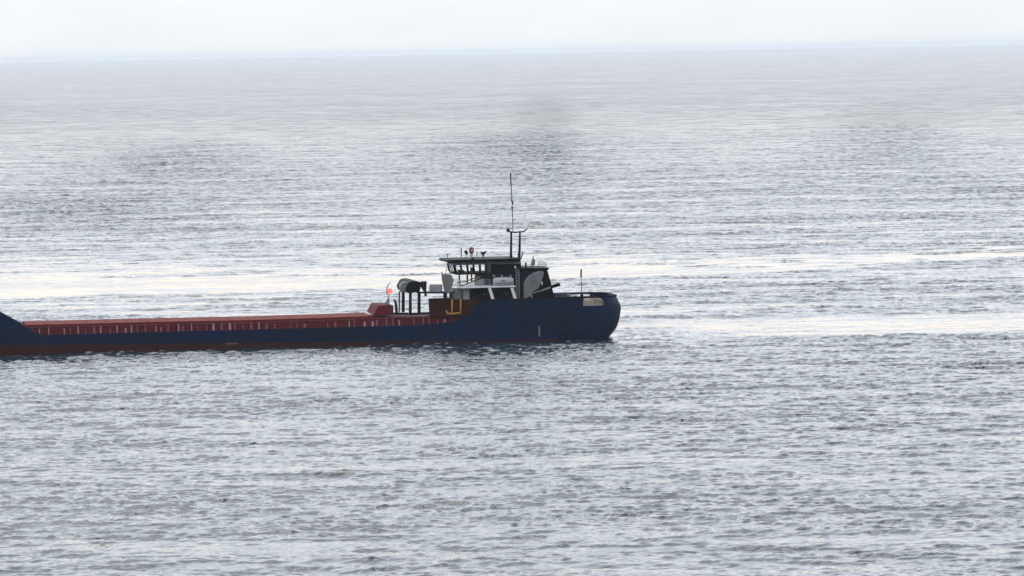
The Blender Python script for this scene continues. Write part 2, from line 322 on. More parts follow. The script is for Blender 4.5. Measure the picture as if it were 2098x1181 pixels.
# ---- hull
top_px = [(0, 642), (20, 653), (48, 668), (66, 677.5), (85, 686), (100, 686.5), (300, 681), (500, 676), (650, 672), (800, 668), (880, 664.5), (920, 661),
          (940, 656), (952, 650), (962, 643), (972, 632), (980, 622), (990, 616.5), (1010, 615), (1075, 613), (1120, 612), (1150, 611)]
sheer = [P(px, py) for px, py in top_px]
x0_ = sheer[0][0]; zf_ = sheer[0][1]
sheer = [(x0_ - 22, zf_ + 3.6), (x0_ - 12, zf_ + 3.0), (x0_ - 7, zf_ + 2.6), (x0_ - 3.5, zf_ + 1.7)] + sheer
xs_b0, z_low = P(1152, 629); x_aft, _ = P(1262, 610)
POOP_Z = z_low
sheer += [(xs_b0, sheer[-1][1] - 0.02)]
SX = [p[0] for p in sheer]; SZ = [p[1] for p in sheer]
def sheer_z(x): return float(np.interp(x, SX, SZ))
BOW_X = x0_ - 20
# overhanging round stern in profile
stern_prof = [P(1200, 706, 0), P(1232, 697, -3), P(1247, 690, -3), P(1261, 672, -3), P(1267, 655, -3), P(1271, 628, -3), P(1266, 618, -3), P(1261, 609.5, -3)]
SPZ = [p[1] for p in stern_prof]; SPX = [p[0] for p in stern_prof]
SPZ[0] = -3.2
def stern_x(z): return float(np.interp(z, SPZ, SPX))
def bow_x(z): return BOW_X - 0.42 * max(z, 0) + 0.15 * min(z, 0)
STERN0 = XS(1205)
def half(x, z):
    """half breadth"""
    sx = stern_x(z); bx = bow_x(z)
    b_ = BEAM
    if x > STERN0:
        t = min(1, (x - STERN0) / max(sx - STERN0, .1)); b_ = BEAM * (1 - 0.42 * t ** 3.2)
    if z < 1.2 and x > XS(1110): b_ -= 0.35 * min(1, (x - XS(1110)) / 1.0) * min(1, (1.2 - z) / 1.6)
    L0 = bx + 17 - 0.9 * max(z, 0)
    if x < L0:
        t = min(1, (L0 - x) / (L0 - bx)); b_ = BEAM * (1 - t ** 2.2) ** 0.75
    return max(b_, 0.02)
stations = sorted(set([round(v, 3) for v in SX if v > BOW_X - 1] + list(np.linspace(BOW_X, BOW_X + 20, 14)) + list(np.linspace(BOW_X + 22, STERN0, 40)) + [xs_b0 + 0.001]))
stations = [s for s in stations if s <= STERN0]
nend = 10
levels = [-3.2, -1.5, -0.4, 0, 0.3, 0.7, 1.2, 1.8, 2.5, 3.3, 4.2, 5.2, 6.2, 8.0]
bm = NB(); rings = []
def station_col(s, t_end=None):
    col = []
    top = sheer_z(s) if t_end is None and s < xs_b0 else POOP_Z
    for q in np.linspace(0, 1, 13):
        z = -3.2 + (top + 3.2) * q ** 0.8
        if t_end is None:
            x = s
            if s < BOW_X + 9: x = bow_x(z) + (s - BOW_X) * (BOW_X + 9 - bow_x(z)) / 9.0
        else: x = STERN0 + (stern_x(z) - STERN0) * t_end
        col.append((x, half(x, z), z))
    return col
grid_ = [station_col(s) for s in stations] + [station_col(None, t) for t in [0.12, 0.25, 0.38, 0.5, 0.62, 0.73, 0.82, 0.9, 0.96, 1.0]]
def add_side(bm, grid_, sgn):
    g = [[bm.verts.new((x, sgn * y, z)) for x, y, z in col] for col in grid_]
    for a, b_ in zip(g, g[1:]):
        for k in range(len(a) - 1): bm.faces.new((a[k], b_[k], b_[k + 1], a[k + 1]))
    return g
gn = add_side(bm, grid_, -1); gf = add_side(bm, grid_, 1)
for k in range(len(gn[-1]) - 1): bm.faces.new((gn[-1][k], gf[-1][k], gf[-1][k + 1], gn[-1][k + 1]))   # transom
for a, b_, c_, d_ in zip(gn, gn[1:], gf, gf[1:]): bm.faces.new((a[0], b_[0], d_[0], c_[0]))            # bottom
# inside deck a little below the sheer
hull = build('hull', bm, 'hull', ship)
me_ = hull.data
for p in me_.polygons: p.use_smooth = True
md = hull.modifiers.new('plate', 'SOLIDIFY'); md.thickness = 0.12; md.offset = -1
md = hull.modifiers.new('es', 'EDGE_SPLIT'); md.split_angle = R(28)

# decks
bm = NB()
def deck_strip(xa, xb, zfun, n_=30, inset=0.2):
    prev = None
    for x in np.linspace(xa, xb, n_):
        z = zfun(x); hb = half(x, z) - inset
        cur = (bm.verts.new((x, -hb, z)), bm.verts.new((x, hb, z)))
        if prev: bm.faces.new((prev[0], cur[0], cur[1], prev[1]))
        prev = cur
deck_strip(XS(70), XS(985), lambda x: min(sheer_z(x), ZS(666, 800)) - 0.25, 60)
build('main_deck', bm, 'maroon', ship)
bm = NB(); deck_strip(BOW_X + 1.5, XS(60), lambda x: sheer_z(x) - 0.5, 30); build('forecastle_deck', bm, 'maroon', ship)
PZ = ZS(622, 1075)                       # poop deck level under the superstructure
bm = NB(); deck_strip(XS(978), XS(1152), lambda x: PZ, 12); build('poop_deck', bm, 'brown', ship)
bm = NB(); deck_strip(XS(1152), stern_x(POOP_Z) - 0.3, lambda x: POOP_Z - 0.03, 14); build('mooring_deck', bm, 'brown', ship)
bm = NB(); box(bm, XS(1151), XS(1152), -BEAM + .25, BEAM - .25, POOP_Z, PZ + .02); build('break_bulkhead', bm, 'dark', ship)

# stern bulwark with mooring openings on both sides
bm = NB()
def bul_pt(x, q):
    z0, z1 = POOP_Z, ZS(609, 1200)
    return z0 + (z1 - z0) * q
xr = list(np.linspace(XS(1152), XS(1195), 6)) + list(np.linspace(XS(1195), XS(1239), 8))[1:]
qs = [0, 0.04, 0.86, 1.0]
ops = (XS(1196), XS(1238))
def bulwark_side(sgn):
    cols_ = []
    for x in xr:
        cols_.append([(x, x, bul_pt(x, q)) for q in qs])
    for t in np.linspace(0, 1, 9)[1:]:
        cols_.append([('e', t, bul_pt(0, q)) for q in qs])
    vs = []
    for col in cols_:
        vc = []
        for tag_, x, z in col:
            if tag_ == 'e': x = XS(1239) + (stern_x(z) - XS(1239)) * x
            vc.append(bm.verts.new((x, sgn * half(x, z), z)))
        vs.append(vc)
    for i, (a, b_) in enumerate(zip(vs, vs[1:])):
        for k in range(3):
            xm = (a[k].co.x + b_[k].co.x) / 2
            if k == 1 and ops[0] < xm < ops[1] and i < len(xr) - 1: continue
            bm.faces.new((a[k], b_[k], b_[k + 1], a[k + 1]))
    return vs[-1]
ea, eb = bulwark_side(-1), bulwark_side(1)
for k in range(3): bm.faces.new((ea[k], eb[k], eb[k + 1], ea[k + 1]))
bw = build('stern_bulwark', bm, 'hull', ship)
md = bw.modifiers.new('plate', 'SOLIDIFY'); md.thickness = 0.12; md.offset = -1

# white water discharge streak down the side
bm = NB(); prism(bm, [V(1103.3, 668, -6.6)[::2], V(1106, 668, -6.6)[::2], V(1107, 690, -6.6)[::2], V(1103.6, 690, -6.6)[::2]], -6.62, -6.53); build('discharge_stain', bm, 'grey', ship)

bm = NB(); prism(bm, [P(462, 703.5, -6.52), P(488, 703, -6.52), P(488, 706, -6.52), P(462, 706.5, -6.52)], -6.52, -6.47); build('load_line_mark', bm, 'stay', ship)

# ---- hatch coaming, covers and stays
cy = 5.4
def line_pts(pts, y): return [P(px, py, y) for px, py in pts]
ctop = line_pts([(52, 670.5), (300, 664.5), (500, 660.5), (700, 654.5), (800, 650.5), (880, 648), (950, 646)], -cy)
cbx = [p[0] for p in ctop]; cbz = [p[1] for p in ctop]
def ctz(x): return float(np.interp(x, cbx, cbz))
def cbot(x): return min(sheer_z(x), ZS(666, 800)) - 0.3
bm = NB()
xs_ = list(np.linspace(cbx[0], cbx[-1], 40))
for sgn in (-1, 1):
    prev = None
    for x in xs_:
        cur = [bm.verts.new((x, sgn * cy, cbot(x))), bm.verts.new((x, sgn * cy, ctz(x))), bm.verts.new((x, sgn * (cy - .3), ctz(x))), bm.verts.new((x, sgn * (cy - .3), cbot(x)))]
        if prev:
            for k in range(3): bm.faces.new((prev[k], cur[k], cur[k + 1], prev[k + 1]))
        else: bm.faces.new(cur)
        prev = cur
    bm.faces.new(prev)
for x in (xs_[0], xs_[-1]): box(bm, x - .05 if x > 0 else x, x + .15, -cy + .3, cy - .3, cbot(x) , ctz(x) - .01)
coam = build('hatch_coaming', bm, 'maroon', ship)
bm_rail = NB()
M['stay2'] = paint('faded_pink_primer', (0.34, 0.20, 0.25), (0.16, 0.06, 0.08), 0.7, 0.6, 2)
for x in np.arange(cbx[0] + 1.2, cbx[-1], 1.15):
    x += random.uniform(-.3, .3)
    if random.random() < .08: continue
    bm = NB(); z0, z1 = cbot(x), ctz(x) - random.choice((0.08, 0.08, .3, .5))
    wd = random.choice((0.07, .09, .11, 0.17))
    a = [(x - wd, -cy - .003, z0), (x - wd, -cy - .55, z0), (x - wd, -cy - .12, z1), (x - wd, -cy - .003, z1)]
    va = [bm.verts.new(p) for p in a]; vb = [bm.verts.new((p[0] + 2 * wd, p[1], p[2])) for p in a]
    bm.faces.new(va); bm.faces.new(vb[::-1])
    for k in range(4): bm.faces.new((va[k], vb[k], vb[(k + 1) % 4], va[(k + 1) % 4]))
    build('coaming_stay', bm, 'stay2' if random.random() < .33 else 'stay', coam)
bm = NB()
for xa, xb in zip(xs_, xs_[1:]):
    z0, z1 = ctz(xa), ctz(xb)
    va = [bm.verts.new(p) for p in ((xa, -cy - .02, z0 - .1), (xa, -cy - .16, z0 - .1), (xa, -cy - .16, z0 - .01), (xa, -cy - .02, z0 - .01))]
    vb = [bm.verts.new(p) for p in ((xb, -cy - .02, z1 - .1), (xb, -cy - .16, z1 - .1), (xb, -cy - .16, z1 - .01), (xb, -cy - .02, z1 - .01))]
    for k in range(4): bm.faces.new((va[k], vb[k], vb[(k + 1) % 4], va[(k + 1) % 4]))
build('coaming_rail', bm, 'stay', coam)
# hatch cover panels
npan = 17; xe = XS(765, -cy)
pan = np.linspace(cbx[0] + .1, xe, npan + 1)
for xa, xb in zip(pan, pan[1:]):
    bm = NB(); g = 0.05
    za, zb = ctz(xa), ctz(xb)
    for (y0, y1, dz) in ((-cy - .06, cy + .06, 0.32),):
        v = [bm.verts.new(p) for p in ((xa + g, y0, za), (xb - g, y0, zb), (xb - g, y1, zb), (xa + g, y1, za),
             (xa + g, y0, za + dz), (xb - g, y0, zb + dz), (xb - g, y1, zb + dz), (xa + g, y1, za + dz))]
        for f in ((0, 1, 2, 3), (4, 5, 6, 7), (0, 1, 5, 4), (1, 2, 6, 5), (2, 3, 7, 6), (3, 0, 4, 7)): bm.faces.new([v[i] for i in f])
    build('hatch_cover', bm, 'red', ship, bevel=.04)
# loose stack of covers at the aft end of the hatch and open hold floor
bm = NB(); prism(bm, [P(766, 646, -5), P(772, 632, -5), P(776, 626, -5), P(806, 626, -5), P(806, 646, -5)], -5, 3.5)
build('hatch_cover_stack', bm, 'maroon', ship, bevel=.06)
bm = NB(); box(bm, XS(766, -5), XS(950, -5), -cy + .3, cy - .3, ctz(XS(800)) - .12, ctz(XS(800)) - .02); build('aft_hatch_cover', bm, 'maroon', ship)

# ---- break of the poop: brown bulwark plating and yellow frame
bm = NB(); prism(bm, [P(x, y, -5.9) for x, y in ((878, 617), (905, 615.5), (940, 614.5), (992, 613), (985, 628), (972, 642), (950, 652), (905, 652), (880, 650))], -5.9, -5.8)
build('side_screen', bm, 'brown', ship)
bm = NB(); prism(bm, [P(x, y, 4.5) for x, y in ((878, 612), (960, 609), (960, 640), (880, 640))], 4.5, 4.6); build('side_screen', bm, 'brown', ship)
bm = NB(); yy = -6.05
tube(bm, [V(926.5, 614, yy), V(926, 634, yy), V(925, 643, yy)], .12)
tube(bm, [V(944, 614, yy), V(943.5, 633, yy), V(943, 641, yy)], .12)
tube(bm, [V(914, 637, yy), V(917, 643, yy), V(930, 643, yy), V(944, 641.5, yy)], .14)
build('ladder_frame', bm, 'yellow', ship, smooth_=True)

# ---- superstructure
def roofbox(name, px0, px1, py0, py1, y0, y1, mat, parent=ship, bevel=.03):
    bm = NB(); box(bm, XS(px0, y0, py0), XS(px1, y0, py0), y0, y1, ZS(py1, (px0 + px1) / 2, y0), ZS(py0, (px0 + px1) / 2, y0))
    return build(name, bm, mat, parent, bevel=bevel)
# lower deckhouse
dh = roofbox('deckhouse', 966, 1072, 590, 622, -4.6, 4.6, 'dark')
# paler front lockers
lk = roofbox('deck_locker', 931, 946, 592, 614, -4.4, -1.5, 'grey'); roofbox('deck_locker', 948, 962, 591, 614, -4.2, -2.0, 'light')
# two doors and portholes on the deckhouse
for px in (985, 1030):
    d_ = roofbox('door', px, px + 9, 593, 613, -4.64, -4.58, 'black', dh, 0)
    bm = NB(); tube(bm, [V(px + 7, 602, -4.66), V(px + 7, 604, -4.72)], .05); build('handle', bm, 'light', d_)
for px in (976, 1002, 1018):
    bm = NB(); a = V(px, 600, -4.56); tube(bm, [a, (a[0], a[1] - .12, a[2])], .2, seg=16); build('porthole', bm, 'black', dh)
# boat deck: white-edged slab, carried by white raking legs
bd = roofbox('boat_deck', 944, 1056, 587, 590, -6.3, 6.3, 'white')
for (a, b_) in (((1003, 590), (1010, 613)), ((1049, 590), (1056, 613))):
    bm = NB(); wpx = 3.2
    prism(bm, [P(a[0] - wpx, a[1], -6.2), P(a[0] + wpx, a[1], -6.2), P(b_[0] + wpx, b_[1], -6.2), P(b_[0] - wpx, b_[1], -6.2)], -6.2, -5.9)
    build('support_leg', bm, 'white', bd, bevel=.03)
for (a, b_) in (((1003, 590), (1010, 613)), ((1049, 590), (1056, 613))):
    bm = NB(); x0, z0 = P(a[0], a[1], -6.2); x1, z1 = P(b_[0], b_[1], -6.2)
    prism(bm, [(x0 - .25, z0), (x0 + .25, z0), (x1 + .25, z1), (x1 - .25, z1)], 5.9, 6.2); build('support_leg', bm, 'white', bd)
# rail of the boat deck, near side forward part
def railing(pts_xy, z, h, name, parent, mat='light', every=1.3, rr=.03):
    bm = NB(); pts = [Vector((p[0], p[1], 0)) for p in pts_xy]
    for k in (1.0, .66, .33): tube(bm, [(p.x, p.y, z + h * k) for p in pts], rr, seg=6)
    for a, b_ in zip(pts, pts[1:]):
        n_ = max(1, int((b_ - a).length / every))
        for i in range(n_ + 1):
            q = a.lerp(b_, i / n_); tube(bm, [(q.x, q.y, z), (q.x, q.y, z + h)], rr, seg=6)
    return build(name, bm, mat, parent)
bdz = ZS(587, 1000, -6.3)
railing([(XS(1006), -6.2), (XS(946), -6.2), (XS(946), 6.2), (XS(1056), 6.2)], bdz, 1.0, 'railing', bd)
# middle tier aft (solid) and the wheelhouse on it
mid = roofbox('accommodation_block', 1000, 1072, 561, 587, -3.8, 3.8, 'dark')
trunk = roofbox('wheelhouse_trunk', 978, 1000.5, 563, 587, -1.3, 1.6, 'grey')
# braces, ladder and clutter in the open space under the wheelhouse
bm = NB()
tube(bm, [V(1000, 563, -3.4), V(968, 578, -3.4), V(946, 586, -3.4)], .12)
for px in (941, 957.5, 966, 998):
    tube(bm, [V(px, 562, -3.4), V(px + 1, 587, -3.4)], .12)
tube(bm, [V(936, 580, -3.4), V(955, 577, -3.4), V(972, 570, -3.4)], .08)
build('bracing', bm, 'black', trunk)
bm = NB(); a = Vector(V(982, 577, -2.9)); rings_ = []
tube(bm, [a + Vector((0, -.5, 0)), a + Vector((0, -.35, 0)), a + Vector((0, .6, 0))], .75, .75, 20); build('drum', bm, 'grey', trunk, bevel=.06)
bm = NB(); prism(bm, [V(950, 586, -5)[::2], V(965, 581, -5)[::2], V(972, 577, -5)[::2], V(973, 586, -5)[::2]], -5, -4.2); build('equipment_cover', bm, 'white', trunk, bevel=.05)

wh = empty('wheelhouse', ship)
wy = 3.5
def wbox(name, px0, px1, py0, py1, y0, y1, mat, parent, ref=-wy, bevel=0):
    bm = NB(); box(bm, XS(px0, ref, py0), XS(px1, ref, py0), y0, y1, ZS(py1, (px0 + px1) / 2, ref), ZS(py0, (px0 + px1) / 2, ref))
    return build(name, bm, mat, parent, bevel=bevel)
XF, XA, XB = XS(936, -wy), XS(1011, -wy), XS(1068, -wy)
z_floor, z_sill, z_head, z_roof = ZS(563, 970, -wy), ZS(559.5, 970, -wy), ZS(543, 970, -wy), ZS(536, 970, -wy)
bm = NB(); box(bm, XF, XB, -wy, wy, z_floor, z_sill); build('sill_wall', bm, 'black', wh)
bm = NB(); box(bm, XF - .25, XB, -wy, wy, z_head, z_roof); build('header_wall', bm, 'grey', wh)
bm = NB(); box(bm, XA, XB, -wy, wy, z_sill, z_head); aft = build('aft_wall_block', bm, 'dark', wh)
# mullions (leaning outwards towards the roof at the front) and panes between them
pitch = (XA - XF) / 6
for sgn in (-1, 1):
    for i in range(7):
        x = XF + pitch * i; tw = .16 if i not in (0, 6) else .22
        if sgn == 1: tw *= .7
        bm = NB(); y0, y1 = sorted((sgn * wy, sgn * (wy - .12)))
        lean = .25 * (1 - i / 6)
        prism(bm, [(x - tw, z_sill), (x + tw, z_sill), (x + tw - lean, z_head), (x - tw - lean, z_head)], y0, y1)
        build('mullion', bm, 'black', wh)
        if i < 6:
            bm = NB(); yc = sgn * (wy - .06)
            prism(bm, [(x + tw, z_sill), (x + pitch - tw, z_sill), (x + pitch - tw - lean, z_head), (x + tw - lean, z_head)], yc - .01, yc + .01)
            build('window', bm, 'glass', wh)
for j in range(5):
    y = -wy + .12 + j * (2 * wy - .24) / 4; tw = .09
    bm = NB(); prism(bm, [(XF, z_sill), (XF + .12, z_sill), (XF - .13, z_head), (XF - .25, z_head)], y - tw, y + tw); build('mullion', bm, 'black', wh)
    if j < 4:
        bm = NB(); prism(bm, [(XF + .05, z_sill), (XF + .07, z_sill), (XF - .18, z_head), (XF - .20, z_head)], y + tw, y + (2 * wy - .24) / 4 - tw); build('window', bm, 'glass', wh)
# console inside and a chair back
bm = NB(); box(bm, XF + 1.0, XF + 1.6, -1.6, 1.6, z_sill, z_sill + .35); box(bm, XF + 2.8, XF + 3.2, -.3, .3, z_sill, z_sill + .7); build('console', bm, 'black', wh)
# dark side window and round lamp on the aft part
wbox('dark_window', 1022, 1040, 545, 556, -wy - .03, -wy + .01, 'black', aft)
bm = NB(); a = V(1055.5, 547.5, -wy - .02); tube(bm, [a, (a[0], a[1] - .12, a[2])], .17, seg=12); build('floodlight', bm, 'white', aft)
# roof slab with overhang and wings
bm = NB(); x0, x1 = XS(917.5, -5.2, 534), XS(1068.5, -5.2, 534); zt = ZS(532, 990, -5.2)
prism(bm, [(x0, z_roof), (x0 + .3, z_roof - .12), (x1, z_roof - .12), (x1, zt), (x0 + .1, zt)], -4.4, 4.4)
roof = build('roof', bm, 'black', wh, bevel=.03)
bm = NB(); prism(bm, [P(958, 535, -4.2), P(970, 527, -4.2), P(970.5, 531, -4.2), P(966, 541, -4.2)], -4.5, -3.9); build('wind_deflector', bm, 'black', roof)
def roof_post(px, py0, py1, y, r, name, mat='grey', cap=None, r1=None):
    bm = NB(); tube(bm, [V(px, py1, y), V(px, py0, y)], r, r1 if r1 is not None else r)
    o = build(name, bm, mat, roof)
    return o
ant = roof_post(917, 520, 533, -3, .07, 'light_post')
bm = NB(); tube(bm, [V(913, 521, -3), V(921, 521, -3)], .07); build('lamp_bar', bm, 'grey', ant)
roof_post(945, 509, 531, -2, .06, 'whip_antenna', 'grey', r1=.13)
p_ = roof_post(955, 518, 531, -2.5, .07, 'searchlight_post'); bm = NB(); tube(bm, [V(953.4, 514, -2.5), V(956.6, 521, -2.5)], .26, .22, 12); build('searchlight', bm, 'black', p_)
p_ = roof_post(966, 518, 531, -2.2, .2, 'satellite_dome_post', 'light')
bm = NB(); bmesh.ops.create_uvsphere(bm, u_segments=20, v_segments=12, radius=.5, matrix=Matrix.Translation(V(966, 513.5, -2.2)) @ Matrix.Diagonal((.8, .8, 1.05, 1))); dm = build('satellite_dome', bm, 'black', p_, smooth_=True)
bm = NB(); bmesh.ops.create_uvsphere(bm, u_segments=16, v_segments=10, radius=.22, matrix=Matrix.Translation(Vector(V(966, 513.5, -2.2)) + Vector((0, -.36, 0))) @ Matrix.Diagonal((1, .6, 1.3, 1))); build('dome_lens', bm, 'pink', dm, smooth_=True)
p_ = roof_post(977, 514, 531, -1.5, .06, 'whip_antenna')
p_ = roof_post(990, 521, 532, -2, .16, 'radar_pedestal', 'grey')
bm = NB(); prism(bm, [P(984.5, 515, -2), P(988, 517.5, -2), P(997.5, 514.5, -2), P(993.5, 518.5, -2), P(991.5, 522.5, -2), P(988, 522.5, -2)], -2.5, -1.5); build('radar_scanner', bm, 'black', p_)
roof_post(1034, 530.5, 533, -2, .25, 'vent_cap', 'black')
railing([(XS(946, -3.9), -3.9), (XS(1030, -3.9), -3.9)], zt, .55, 'roof_railing', roof, 'light', 1.2, .02)

# bridge wing screen at the front: the tall grey curved plate
bm = NB()
prism(bm, [P(x, y, -4.8) for x, y in ((905, 560), (909, 562), (925, 563), (930, 575), (926, 590), (924, 600), (912, 600), (908, 585), (905.5, 572))], -4.8, -4.4)
ws = build('wing_screen', bm, 'grey', ship, bevel=.05)
bm = NB(); tube(bm, [V(905.5, 557, -4.6), V(906, 570, -4.6)], .09); build('stanchion', bm, 'grey', ws)
bm = NB(); tube(bm, [V(916, 548, -4.6), V(912, 562, -4.6)], .06); build('stanchion', bm, 'grey', ws)
bm = NB(); box(bm, XS(910, -4.8), XS(917, -4.8), -4.7, -4.2, ZS(616, 915, -4.8), ZS(599, 915, -4.8)); build('pillar', bm, 'dark', ship)
bm = NB(); box(bm, XS(922.5, -4.8), XS(928, -4.8), -4.7, -4.2, ZS(616, 925, -4.8), ZS(599, 925, -4.8)); build('pillar', bm, 'dark', ship)
# catwalk forward to the gantry
bm = NB(); prism(bm, [P(862, 598.5, -4), P(931, 597.5, -4), P(931, 601, -4), P(862, 601.5, -4)], -4, -2.8); cw = build('catwalk', bm, 'black', ship)
bm = NB(); prism(bm, [P(880, 583, -3.9), P(906, 583, -3.9), P(906, 598, -3.9), P(880, 598, -3.9)], -3.95, -3.9); build('catwalk_panel', bm, 'light', cw)

# ---- engine casing with sloping after end
cas_pts = [P(x, y, -4.4) for x, y in ((1066, 622), (1066, 553), (1121.5, 553), (1125, 566), (1129, 580), (1133, 597), (1138, 622))]
bm = NB(); prism(bm, cas_pts, -4.4, 3.6); cas = build('engine_casing', bm, 'black', ship, bevel=.05)
bm = NB(); prism(bm, [P(1063, 549.5, -4.7), P(1126, 549.5, -4.7), P(1123, 553.4, -4.7), P(1063, 553.4, -4.7)], -4.7, 3.9); cr_ = build('casing_roof', bm, 'black', cas)
# dark blue-grey panel forward part and large grey curved ventilation trunk
bm = NB(); prism(bm, [P(x, y, -4.5) for x, y in ((1056, 612), (1056, 560), (1080, 556), (1100, 556), (1082, 570), (1074, 580), (1074, 614))], -4.47, -4.38); build('side_panel', bm, 'dark', cas)
bm = NB()
prism(bm, [P(x, y, -5.0) for x, y in ((1092, 560), (1104, 556), (1115, 557), (1113, 568), (1109, 579), (1104, 592), (1093, 598), (1091, 606), (1092, 614), (1086, 620), (1077, 620), (1073, 610), (1073, 592), (1074, 578), (1082, 567))], -5.0, -4.38)
vt = build('ventilation_trunk', bm, 'grey', cas, bevel=.18)
bm = NB(); a = V(1085, 613, -5.0); tube(bm, [a, (a[0], a[1] - .15, a[2])], .42, .36, 18); build('vent_mouth', bm, 'black', vt)
wbox('white_window', 1108.6, 1111.5, 577, 584, -4.46, -4.38, 'white', cas, ref=-4.4)  # small white window, a plain painted block
# small boom reaching aft
bm = NB(); tube(bm, [V(1093, 601, -5), V(1110, 596, -5), V(1124, 591, -5), V(1130, 588.5, -5)], .14, .2); bo_ = build('boom', bm, 'grey', cas, smooth_=True)
bm = NB(); tube(bm, [V(1128, 589.5, -5), V(1133, 587, -5), V(1147, 583, -5)], .22, .30); build('boom_tip', bm, 'black', bo_, smooth_=True)
# fittings on the casing roof
bm = NB(); tube(bm, [V(1077, 550, -3), V(1077.5, 538, -3)], .17, .14); build('vent_pipe', bm, 'black', cas)
bm = NB(); tube(bm, [V(1089.5, 550, -3), V(1090, 537, -3), V(1093, 525, -3)], .14, .06); ex = build('exhaust_pipe', bm, 'grey', cas)
bm = NB(); prism(bm, [P(1090, 545, -3), P(1093.5, 529, -3), P(1096.5, 534, -3), P(1095.5, 544, -3)], -3.1, -2.9); build('flag', bm, 'grey', ex)
bm = NB(); tube(bm, [V(1067, 532, -2.5), V(1071.5, 516, -2.5)], .12, .12); build('vent_pipe', bm, 'grey', cas)

# cap rails, guard rails and a ladder
for sgn in (-1, 1):
    bm = NB(); xs2 = np.linspace(XS(980), XS(1152), 30); tube(bm, [(x, sgn * half(x, sheer_z(x)), sheer_z(x) + .02) for x in xs2], .10, seg=8); build('cap_rail', bm, 'black', ship)
zt2 = ZS(609, 1200)
pts_ = [(x, -half(x, zt2), zt2 + .02) for x in np.linspace(XS(1152), XS(1239), 12)]
for t in np.linspace(0, 1, 8)[1:]:
    x = XS(1239) + (stern_x(zt2) - XS(1239)) * t; pts_.append((x, -half(x, zt2), zt2 + .02))
bm = NB(); tube(bm, pts_ + [(x, -y, z) for x, y, z in pts_[::-1]], .11, seg=8); build('cap_rail', bm, 'black', ship)
czt = ZS(549.5, 1095, -4.7)
railing([(XS(1072, -4.5), -4.5), (XS(1122, -4.5), -4.5), (XS(1122, -4.5), 3.7)], czt, .8, 'railing', cr_, 'grey', 1.1, .025)
railing([(XS(1140), -6.2), (XS(1184), -6.2)], sheer_z(XS(1145)), .75, 'railing', ship, 'grey', 1.0, .025)
railing([(XS(880, -4), -3.95), (XS(930, -4), -3.95)], ZS(599, 900, -4), .95, 'railing', cw, 'grey', .8, .025)
bm = NB()
for dx_ in (-.22, .22): tube(bm, [(XS(1062, -4.6) + dx_, -4.62, PZ), (XS(1062, -4.6) + dx_, -4.62, czt)], .035, seg=6)
for zz in np.arange(PZ + .3, czt, .4): tube(bm, [(XS(1062, -4.6) - .22, -4.62, zz), (XS(1062, -4.6) + .22, -4.62, zz)], .025, seg=6)
build('ladder', bm, 'light', cas)
for px_ in (1012, 1028, 1046, 1060):
    bm = NB(); a = V(px_, 574, -3.78) if px_ > 1054 else V(px_, 566, -3.78); tube(bm, [a, (a[0], a[1] - .12, a[2])], .2, seg=14); build('porthole', bm, 'grey', mid)

# ---- twin-legged signal mast
ma = empty('signal_mast', ship)
bm = NB(); tube(bm, [V(1047, 536, -1.8), V(1047, 519, -1.8), V(1047.5, 477, -1.8)], .22, .15); build('mast_leg', bm, 'black', ma)
bm = NB(); tube(bm, [V(1065, 552, -1.8), V(1063, 530, -1.8), V(1064.5, 512, -1.8), V(1065.3, 477, -1.8)], .30, .14); build('mast_leg', bm, 'black', ma)
bm = NB(); tube(bm, [V(1037.5, 473, -1.8), V(1046, 475.5, -1.8), V(1056, 476.5, -1.8), V(1064, 475.5, -1.8), V(1073, 475, -1.8), V(1079.5, 469.5, -1.8)], .13, .10); ca = build('crossarm', bm, 'black', ma)
bm = NB(); tube(bm, [V(1041, 469, -1.8), V(1041, 474, -1.8)], .3, .2); build('navigation_lamp', bm, 'black', ca)
bm = NB(); tube(bm, [V(1080, 470, -1.8), V(1086.5, 458, -1.8)], .035, .03, 6); build('stay_rod', bm, 'grey', ca)
bm = NB(); tube(bm, [V(1051, 476, -1.8), V(1050, 430, -1.8), V(1047.5, 385, -1.8)], .055, .07); tube(bm, [V(1047.5, 385, -1.8), V(1045.8, 355, -1.8)], .07, .11); tm = build('topmast', bm, 'black', ma)
bm = NB(); tube(bm, [V(1048.5, 411, -1.8), V(1051.5, 419, -1.8)], .13, .1); build('mast_fitting', bm, 'dark', tm)
bm = NB(); tube(bm, [V(1049, 428, -1.8), V(1049.5, 424, -1.8)], .14); build('mast_fitting', bm, 'dark', tm)
bm = NB(); tube(bm, [V(1050, 452, -1.8), V(1057, 450, -1.8)], .06); build('mast_fitting', bm, 'dark', tm)

# ---- stern mast and mooring gear
sm = empty('stern_mast', ship)
bm = NB(); tube(bm, [V(1192, 630, -2.5), V(1191.5, 598, -2.5), V(1190.5, 568, -2.5)], .09, .05); build('pole', bm, 'grey', sm)
bm = NB(); tube(bm, [V(1190.3, 569, -2.5), V(1190.8, 552, -2.5)], .13, .12); build('lamp_head', bm, 'black', sm)
bm = NB(); tube(bm, [V(1184, 585, -2.5), V(1191.3, 583, -2.5), V(1197, 586, -2.5)], .06); build('spreader', bm, 'grey', sm)
for px, py, r, mt in ((1165, 602, .35, 'grey'), (1192, 601.5, .28, 'black'), (1178, 606, .3, 'dark')):
    bm = NB(); a = V(px, py, -4.5); tube(bm, [(a[0], a[1], POOP_Z), (a[0], a[1], a[2] - .3), a], r, r * .8, 12); build('bollard', bm, mt, ship)

